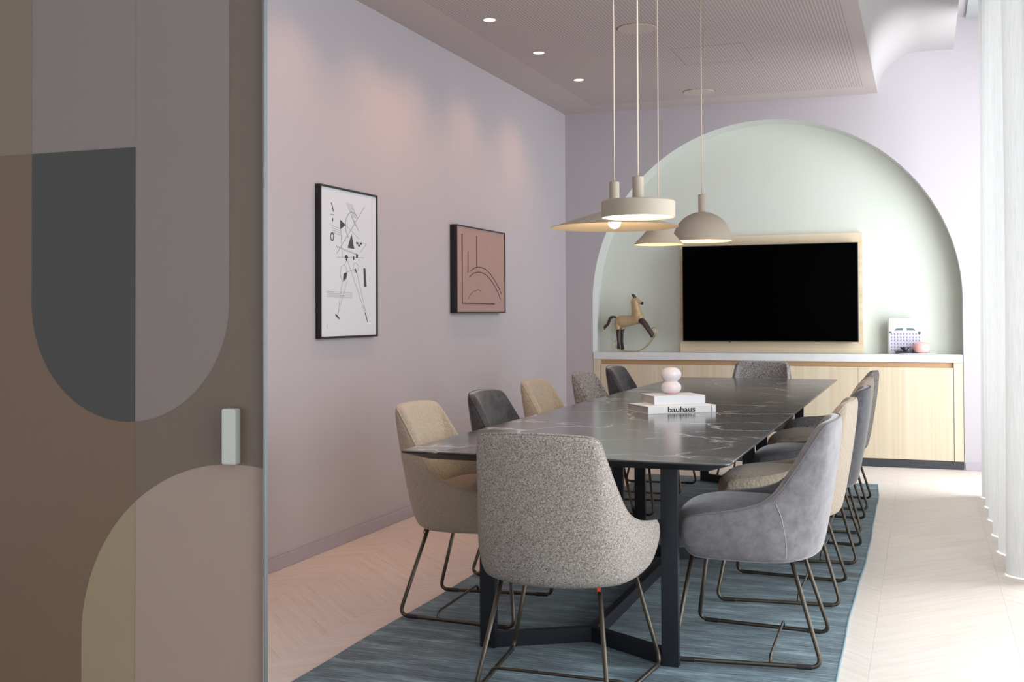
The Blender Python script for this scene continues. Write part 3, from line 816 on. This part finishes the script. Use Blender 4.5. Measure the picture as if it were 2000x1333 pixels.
WD = [.006, .004, .006, .004, .004, .0025]
for P, wd in zip(LN, WD):
    pts = [Vector((.0455, y - c2y, z - c2z)) for y, z in P]
    if len(pts) > 3: pts = catmull(pts, 4)
    G().tube(pts, wd * 0.75, 6).o('raised_line', M['groove'], p2, smooth=True)
G().box(.0445, .0475, 6.984 - .007 - c2y, 6.984 + .006 - c2y, 1.60 - c2z, 1.779 - c2z).o('raised_line', M['groove'], p2)

# ------------------------------------------------------------------ pendants
def pendant(name, label, x, y, prof_out, prof_in, sock, ztop, light_z, power, bulb=None, diff=None, cord_r=.0028, lr=.04):
    r = empty(name, label, 'lamp', (x, y, 0), group='cashmere pendant lamps over the table')
    sh = G().lathe(prof_out + prof_in, 64).o('shade', M['lamp'], r, fix=False); shade_auto(sh, 30)
    G().lathe([(0, sock[1]), (sock[0], sock[1]), (sock[0], sock[2] - .002), (sock[0] - .002, sock[2]), (0, sock[2])], 28).o('socket', M['lamp'], r, smooth=False)
    shade_auto(r.children[-1], 40)
    G().tube([(0, 0, sock[2] - .005), (0.001, 0, (sock[2] + ztop) / 2), (0, 0, ztop - .02)], cord_r, 8).o('cord', M['cord'], r, smooth=True)
    G().lathe([(0, -.025), (.045, -.025), (.05, -.02), (.05, 0), (0, 0)], 24, (0, 0, ztop)).o('ceiling_rose', M['lamp'], r, smooth=False)
    if bulb:
        G().lathe([(0.0001, bulb[1] - bulb[0])] + [(bulb[0] * math.cos(a * PI / 12), bulb[1] + bulb[0] * math.sin(a * PI / 12)) for a in range(-5, 6)] + [(0.012, bulb[1] + bulb[0] * 1.3)], 24).o('bulb', M['bulb_disc' if bulb[0] == .026 else 'bulb'], r, smooth=True)
    if diff: G().lathe([(0, diff[1]), (diff[0], diff[1])], 48).o('diffuser', M['diffuser'], r)
    l = bpy.data.lights.new('pendant_light', 'POINT'); l.energy = power; l.color = (1.0, .78, .5); l.shadow_soft_size = lr
    lo = bpy.data.objects.new('pendant_light', l); COL.objects.link(lo); lo.parent = r; lo.location = (0, 0, light_z)
    return r
# wide disc
zb = 1.592
pendant('pendant_lamp', 'widest pendant lamp, a shallow beige disc with a visible bulb, leftmost', -1.185, 4.458,
        [(0.0, 1.664), (.022, 1.664), (.10, 1.642), (.262, zb)], [(.2605, zb - .001), (.10, 1.639), (.022, 1.660), (0.0, 1.660)], (.0205, 1.655, 1.778), CH, 1.585, 2.2, bulb=(.026, 1.612), lr=.026)
pendant('pendant_lamp', 'drum-shaped beige pendant lamp with flat lit underside, frontmost', -0.975, 4.003,
        [(0.0, 1.650), (.128, 1.650), (.134, 1.645), (.134, 1.588)], [(.131, 1.588), (.131, 1.594), (.131, 1.600), (0.0, 1.600)], (.0205, 1.648, 1.738), CH, 1.57, 1.6, diff=(.131, 1.594), cord_r=.0034)
pendant('pendant_lamp', 'small conical beige pendant lamp half hidden behind the disc lamp', -1.171, 5.210,
        [(0.0, 1.668), (.02, 1.668), (.118, 1.562)], [(.1165, 1.562), (.02, 1.664), (0.0, 1.664)], (.02, 1.66, 1.77), CH, 1.575, 1.3, bulb=(.024, 1.60), lr=.024)
dome = [(0.161 * math.cos(a * PI / 24), 1.631 + .161 * math.sin(a * PI / 24)) for a in range(12, -1, -1)]
domi = [(0.159 * math.cos(a * PI / 24), 1.631 + .159 * math.sin(a * PI / 24)) for a in range(0, 13)]
pendant('pendant_lamp', 'dome-shaped beige pendant lamp farthest right, in front of the television panel', -1.134, 6.125,
        [(0.0, 1.792)] + dome[1:], domi[:-1] + [(0.0, 1.790)], (.02, 1.785, 1.888), CH, 1.64, 1.8, bulb=(.03, 1.69), lr=.03)

# ------------------------------------------------------------------ ceiling downlights and speakers
OFF = 'recessed ceiling downlight above the pink wall, beyond the top edge of the photo'
for i, (y, lab) in enumerate([(2.98, OFF), (3.92, OFF), (4.85, OFF), (5.72, 'recessed downlight cut by the top edge of the photo'), (6.23, 'recessed downlight second from the top edge of the photo, brightly lit'), (7.143, 'recessed downlight third from the top edge of the photo'), (8.081, 'recessed yellowish downlight nearest the back wall')]):
    r = empty('ceiling_downlight', lab, 'light', (-2.418, y, CH), group='recessed downlights along the left wall')
    G().lathe([(.036, -.0005), (.036, -.003), (.043, -.003), (.043, -.0005)], 32).o('trim_ring', M['trim'], r, smooth=False)
    G().lathe([(0, -.0012), (.036, -.0012)], 32).o('lens', M['led'], r)
    l = bpy.data.lights.new('downlight_beam', 'SPOT'); l.energy = 14; l.color = (1.0, .48, .27); l.spot_size = math.radians(110); l.spot_blend = 1.0; l.shadow_soft_size = .03
    lo = bpy.data.objects.new('downlight_beam', l); COL.objects.link(lo); lo.parent = r; lo.location = (0, 0, -.01)
    lo.rotation_euler = (0, math.radians(16), 0)
for y, x, lab in [(6.75, -1.643, 'round ceiling speaker cover behind the pendant cords, nearer one'), (8.87, -1.66, 'round ceiling speaker cover nearest the arch')]:
    r = empty('ceiling_speaker', lab, 'speaker', (x, y, CH), group='round ceiling speakers')
    G().lathe([(0, -.006), (.119, -.006), (.122, -.003), (.122, -.0005)], 48).o('grille', M['speaker'], r, smooth=False)
    G().lathe([(.122, -.0008), (.1255, -.0008)], 48).o('shadow_gap', M['shadow_gap'], r)

# ------------------------------------------------------------------ curtain
def curtain(y0, y1, label, seed, ztop=3.53):
    random.seed(seed)
    pr = []; tips = [5.79, 6.32, 6.78, 7.28, 7.74, 8.13]
    per = 0.33; n = int((y1 - y0) / 0.012)
    def off(y):
        # phase interpolated so that tips fall on the fold positions
        ts = [5.46] + tips + [8.5]
        for i in range(len(ts) - 1):
            if ts[i] <= y <= ts[i + 1]: return math.cos(2 * PI * (y - ts[i]) / (ts[i + 1] - ts[i]))
        return 1
    zs = [0.005, .6, 1.2, 1.8, 2.4, 3.0, ztop]
    v = []; f = []
    for z in zs:
        for i in range(n + 1):
            y = y0 + (y1 - y0) * i / n
            a = (.078 + .006 * math.sin(y * 3)) * (1 - 0.35 * z / ztop)
            c = off(y); c = math.copysign(abs(c) ** .8, c)
            x = .425 - a * c + .004 * math.sin(z * 1.7 + y * 2) - (.012 * z / ztop)
            v.append((x, y + .01 * math.sin(z * 1.1 + y * 5), z))
    for r in range(len(zs) - 1):
        for i in range(n): f.append((r * (n + 1) + i, r * (n + 1) + i + 1, (r + 1) * (n + 1) + i + 1, (r + 1) * (n + 1) + i))
    o = obj('curtain', v, f, M['curtain'], None, smooth=True)
    tag(o, label, 'curtain')
    return o
curtain(5.62, 8.20, 'long white sheer curtain hanging in deep folds along the window wall', 3)
ct = G().box(.33, .43, FY + .1, BY - .02, 3.535, 3.559).o('curtain_track', M['track'], bevel=.002); tag(ct, 'pale ceiling curtain track in the recess above the curtain', 'track')

# ------------------------------------------------------------------ books and vase on the near table
def text_obj(body, size, mat, parent, loc, rot, depth=.0003, bold=.0):
    c = bpy.data.curves.new('lettering', 'FONT'); c.body = body; c.size = size; c.extrude = depth; c.align_x = 'CENTER'; c.align_y = 'CENTER'; c.offset = bold
    tmp = bpy.data.objects.new('tmp', c); COL.objects.link(tmp)
    dg = bpy.context.evaluated_depsgraph_get(); me = bpy.data.meshes.new_from_object(tmp.evaluated_get(dg))
    bpy.data.objects.remove(tmp); me.materials.clear(); me.materials.append(mat)
    o = bpy.data.objects.new('lettering', me); COL.objects.link(o); o.parent = parent; o.location = loc; o.rotation_euler = rot
    return o
def book(label, cx_, cy2, z, L, W, T, rz, cov):
    r = empty('book', label, 'book', (cx_, cy2, z), rz)
    G().box(-L / 2, L / 2, -W / 2, W / 2, 0, .003).o('cover_board', cov, r, bevel=.0008)
    G().box(-L / 2, L / 2, -W / 2, W / 2, T - .003, T).o('cover_board', cov, r, bevel=.0008)
    G().box(-L / 2, L / 2, -W / 2 - .0005, -W / 2 + .004, .0005, T - .0005).o('spine', cov, r, bevel=.001)
    G().box(-L / 2 + .004, L / 2 - .004, -W / 2 + .004, W / 2 - .003, .003, T - .003).o('page_block', M['pages'], r)
    return r
b1 = book('white book with black lettering bauhaus on its spine, lower of the two on the table', -1.19, 5.545, TZ, .365, .25, .036, math.radians(38), M['book_white'])
t_ = text_obj('bauhaus', .038, M['black_print'], b1, (-.004, -.125 - .0008, .0172), (PI / 2, 0, 0), bold=.0007); t_.scale = (1.22, 1, 1)
G().box(.158, .160, -.1262, -.125, .004, .032).o('spine_mark', M['black_print'], b1)
b2 = book('pale blue-white book lying on the book lettered bauhaus, under the vase', -1.195, 5.605, TZ + .0363, .268, .205, .043, math.radians(33), M['book_blue'])
vs_ = empty('vase', 'pink-white bubble glass vase of two stacked spheres standing on the books', 'vase', (-1.205, 5.625, TZ + .0796))
R1 = .051
prof = [(0.0, 0.0), (.028, 0.0)]
for a in range(-60, 51, 10): prof.append((R1 * math.cos(math.radians(a)) * 1.0, .033 + .033 * math.sin(math.radians(a)) / math.sin(math.radians(60))))
prof = [p for p in prof]
for a in range(-50, 66, 10): prof.append((.052 * math.cos(math.radians(a)), .098 + .036 * math.sin(math.radians(a)) / math.sin(math.radians(60))))
prof += [(.018, .133), (.016, .128), (.0, .126)]
G().lathe(prof, 48).o('body', M['pink_glass'], vs_, smooth=True)

# ------------------------------------------------------------------ things in the niche
CT = .90
bk = empty('picture_book', 'upright book with a pale lilac building on its cover, right of the television', 'book', (-.15, BY + .14, CT))
G().box(-.118, .128, 0, .035, 0.0, .290).o('cover', M['cover_pink'], bk, bevel=.001)
G().box(-.128, -.1182, .002, .045, 0.0, .284).o('spine', M['sage'], bk, bevel=.001)
G().box(-.116, .126, -.0012, 0.0, .012, .185).o('printed_facade', M['facade'], bk)
g = G()
for i in range(10):
    for j in range(6): g.box(-.098 + i * .0235 - .004, -.098 + i * .0235 + .004, -.002, -.001, .030 + j * .026 - .006, .030 + j * .026 + .006)
g.o('printed_windows', M['window_print'], bk)['kind'] = 'stuff'
G().prism([(-.075, .190), (-.06, .205), (-.01, .208), (-.01, .190)], -.002, -.0004).o('printed_roof', M['teal_print'], bk)
G().prism([(.02, .190), (.02, .208), (.07, .205), (.088, .190)], -.002, -.0004).o('printed_roof', M['teal_print'], bk)
G().box(-.116, -.098, -.002, -.0004, .165, .182).o('printed_turret', M['teal_print'], bk)
G().box(.104, .124, -.002, -.0004, .160, .182).o('printed_turret', M['teal_print'], bk)
tr = empty('serving_plate', 'white oval plate on the worktop under the pink vase', 'plate', (-.06, BY + .07, CT))
pl = G().lathe([(0, 0.0), (.10, 0.0), (.155, .008), (.156, .010), (.10, .004), (0, .004)], 48).o('dish', M['white_china'], tr, smooth=True); pl.scale = (1, .38, 1)
sc_ = empty('black_saucer', 'small black saucer stack on the white plate', 'saucer', (-.148, BY + .068, CT + .0045))
G().lathe([(0, .0), (.06, .0), (.074, .008), (.074, .010), (0, .004)], 40).o('lower_saucer', M['black_china'], sc_, smooth=True)
G().lathe([(0, .010), (.064, .010), (.076, .018), (.076, .020), (0, .014)], 40).o('upper_saucer', M['black_china'], sc_, smooth=True)
for c in sc_.children: c.scale = (1, .5, 1)
cu = G().lathe([(0, 0), (.010, 0), (.012, .004), (.040, .036), (.038, .036), (.008, .006), (0, .006)], 32).o('cone_cup', M['black_china'], None, smooth=True); cu.location = (-.146, BY + .068, CT + .0205)
tag(cu, 'small black cone-shaped cup standing on the black saucers', 'cup')
pv = G().lathe([(0, 0), (.034, 0)] + [(.036 + .032 * math.cos(math.radians(a)), .044 + .040 * math.sin(math.radians(a))) for a in range(-80, 81, 16)] + [(.034, .082), (0, .078)], 40).o('round_vase', M['pink_bowl'], None, smooth=True)
pv.location = (-.018, BY + .075, CT + .0105); tag(pv, 'round squat pink glass vase beside the upright book', 'vase')

# ------------------------------------------------------------------ rocking horse
hy0 = BY + .137
hs = empty('rocking_horse', 'small tan rocking horse figurine with dark legs on thin brass rockers, left in the niche', 'figurine', (-2.40, hy0, 0))
def hp(x, z, y=0): return Vector((x + 2.40, y, z))
g = G()
g.tube([hp(-2.553, 1.165), hp(-2.535, 1.165), hp(-2.50, 1.167), hp(-2.45, 1.170), hp(-2.40, 1.178), hp(-2.35, 1.195), hp(-2.315, 1.205), hp(-2.297, 1.205)], [.018, .043, .053, .050, .044, .050, .043, .020], 20)
g.tube([hp(-2.355, 1.185), hp(-2.355, 1.225), hp(-2.362, 1.27), hp(-2.372, 1.31), hp(-2.378, 1.345), hp(-2.376, 1.372)], [.046, .050, .041, .036, .033, .014], 18)
g.tube([hp(-2.396, 1.345), hp(-2.38, 1.350), hp(-2.355, 1.348), hp(-2.33, 1.336), hp(-2.313, 1.328)], [.016, .032, .027, .018, .014], 16)
g.tube([hp(-2.528, 1.15, -.018), hp(-2.525, 1.10, -.020), hp(-2.523, 1.085, -.02)], [.030, .022, .015], 12)
g.tube([hp(-2.51, 1.15, .02), hp(-2.49, 1.10, .022), hp(-2.487, 1.09, .022)], [.030, .022, .014], 12)
bd = g.o('body', M['horse_tan'], hs, fix=False)
md = bd.modifiers.new('rm', 'REMESH'); md.mode = 'VOXEL'; md.voxel_size = .0035; md.use_smooth_shade = True
md = bd.modifiers.new('sm', 'SMOOTH'); md.iterations = 8; md.factor = .6
G().tube([hp(-2.318, 1.331), hp(-2.306, 1.324), hp(-2.298, 1.320)], [.013, .015, .007], 14).o('muzzle', M['horse_dark'], hs, smooth=True)
for yy, dx in ((-.013, 0), (.013, .006)): G().tube([hp(-2.372 + dx, 1.368, yy), hp(-2.386 + dx, 1.392, yy), hp(-2.398 + dx, 1.410, yy)], [.009, .009, .002], 10).o('ear', M['horse_dark'], hs, smooth=True)
G().tube(catmull([hp(-2.545, 1.203), hp(-2.575, 1.208), hp(-2.598, 1.192), hp(-2.610, 1.165), hp(-2.622, 1.140), hp(-2.645, 1.118), hp(-2.650, 1.095)], 4), [.010] * 5 + [.013] * 12 + [.013] * 5 + [.006] * 3, 12).o('tail', M['horse_dark'], hs, smooth=True)
RK = [(-2.528, .998), (-2.545, 1.000), (-2.558, .985), (-2.552, .955), (-2.525, .930), (-2.49, .915), (-2.45, .906), (-2.40, .9045), (-2.35, .909), (-2.30, .930), (-2.26, .962), (-2.225, 1.005), (-2.198, 1.045), (-2.186, 1.080), (-2.192, 1.105), (-2.21, 1.114), (-2.228, 1.102)]
def rk_z(x):
    for a, b in zip(RK[3:13], RK[4:14]):
        if a[0] <= x <= b[0]: return a[1] + (b[1] - a[1]) * (x - a[0]) / (b[0] - a[0])
for sd in (-1, 1):
    y = .028 * sd
    G().tube([hp(-2.524, 1.105, .021 * sd), hp(-2.520, 1.05, .023 * sd), hp(-2.516, .99, .026 * sd), hp(-2.513 , rk_z(-2.513) + .004, y)] if sd < 0 else
             [hp(-2.490, 1.105, .021), hp(-2.498, 1.06, .024), hp(-2.50, .99, .026), hp(-2.492, rk_z(-2.492) + .004, y)], [.019, .015, .013, .015], 12).o('leg', M['horse_dark'], hs, smooth=True)
    G().tube([hp(-2.325, 1.185, .018 * sd), hp(-2.285, 1.145, .022 * sd), hp(-2.250, 1.095, .025 * sd), hp(-2.222, 1.053, .027 * sd), hp(-2.2145, rk_z(-2.2145) + .008, y)], [.026, .021, .017, .016, .012], 12).o('leg', M['horse_dark'], hs, smooth=True)
    G().tube(catmull([hp(x, z, y) for x, z in RK], 4), .0035, 8).o('rocker', M['gold'], hs, smooth=True)
for x in (-2.47, -2.30): G().tube([hp(x, rk_z(x), -.028), hp(x, rk_z(x), .028)], .003, 8).o('cross_rod', M['gold'], hs, smooth=True)

# ------------------------------------------------------------------ glass door with film pattern
dr = empty('glass_door', 'tall sliding glass door with overlapping matt film shapes, left foreground', 'door', (-1.278, FY, 0))
dr['kind'] = 'structure'; del dr['category']; del dr['label']; dr.name = 'door_1'
DX = -1.278; DZ = 2.75; DL = LX - .0 
def dp(x, z): return (x - DX, z)
G().box(DL - DX, -.001, 0.0, .012, .012, DZ).o('pane', M['pane'], dr, bevel=.0006)
G().box(-.001, .0012, -.0002, .0122, .012, DZ).o('polished_edge', M['edge_glass'], dr)
def filmpart(name, pts, mat):
    P = [dp(*p) for p in pts]; g = G(); g.prism(P, -.0022, -.0012); o = g.o(name, mat, dr); return o
SX = -1.598; UX0, UX1, UR, UZ = -1.881, -1.360, .2605, 1.270; UC = -1.6205
AC, AZZ, ARR = -1.347, .535, .394
ZS = 1.604
def arc(c, z, r, a0, a1, n=28): return [(c + r * math.cos(math.radians(a0 + (a1 - a0) * i / n)), z + r * math.sin(math.radians(a0 + (a1 - a0) * i / n))) for i in range(n + 1)]
aS = math.degrees(math.acos((SX - UC) / UR)); zS = UZ - UR * math.sin(math.radians(aS))
bS = math.degrees(math.acos((SX - AC) / ARR)); zA = AZZ + ARR * math.sin(math.radians(bS))
eR = DX - .002; bE = math.degrees(math.acos((eR - AC) / ARR)); zE = AZZ + ARR * math.sin(math.radians(bE))
L0 = DL + .002
filmpart('film_panel', [(L0, ZS), (UX0, ZS), (UX0, DZ), (L0, DZ)], M['film_olive'])
filmpart('film_panel', [(UX0, ZS), (SX, ZS), (SX, DZ), (UX0, DZ)], M['film_mauve'])
filmpart('film_panel', [(SX, zS)] + arc(UC, UZ, UR, -aS, 0) + [(UX1, DZ), (SX, DZ)], M['film_mauve'])
filmpart('film_panel', [(UX0, ZS)] + arc(UC, UZ, UR, 180, 360 - aS) + [(SX, ZS)], M['film_dark'])
# warm brown, left of the seam, between U, arch and door edge
filmpart('film_panel', [(L0, ZS), (L0, .012), (AC - ARR, .012)] + arc(AC, AZZ, ARR, 180, bS) + list(reversed(arc(UC, UZ, UR, 180, 360 - aS))) + [(UX0, ZS)], M['film_warm'])
filmpart('film_panel', [(AC - ARR, .012), (SX, .012)] + [(SX, zA)] + arc(AC, AZZ, ARR, bS, 180)[1:], M['film_sand'])
filmpart('film_panel', [(SX, .012), (eR, .012), (eR, zE)] + arc(AC, AZZ, ARR, bE, bS)[1:], M['film_taupe'])
filmpart('film_panel', [(SX, zA)] + arc(AC, AZZ, ARR, bS, bE)[1:] + [(eR, DZ), (UX1, DZ)] + arc(UC, UZ, UR, 0, -aS), M['film_brown'])
hd = G().box(-1.363 - DX, -1.331 - DX, -.028, -.0025, .931, 1.046).o('handle', M['handle'], dr, bevel=.004, seg=3)
hd2 = G().box(-1.363 - DX, -1.331 - DX, .0125, .036, .931, 1.046).o('handle', M['handle'], dr, bevel=.004, seg=3)

for o in SC.objects:
    if o.type == 'MESH' and o.parent is None and 'label' not in o and 'kind' not in o: o['kind'] = 'structure'
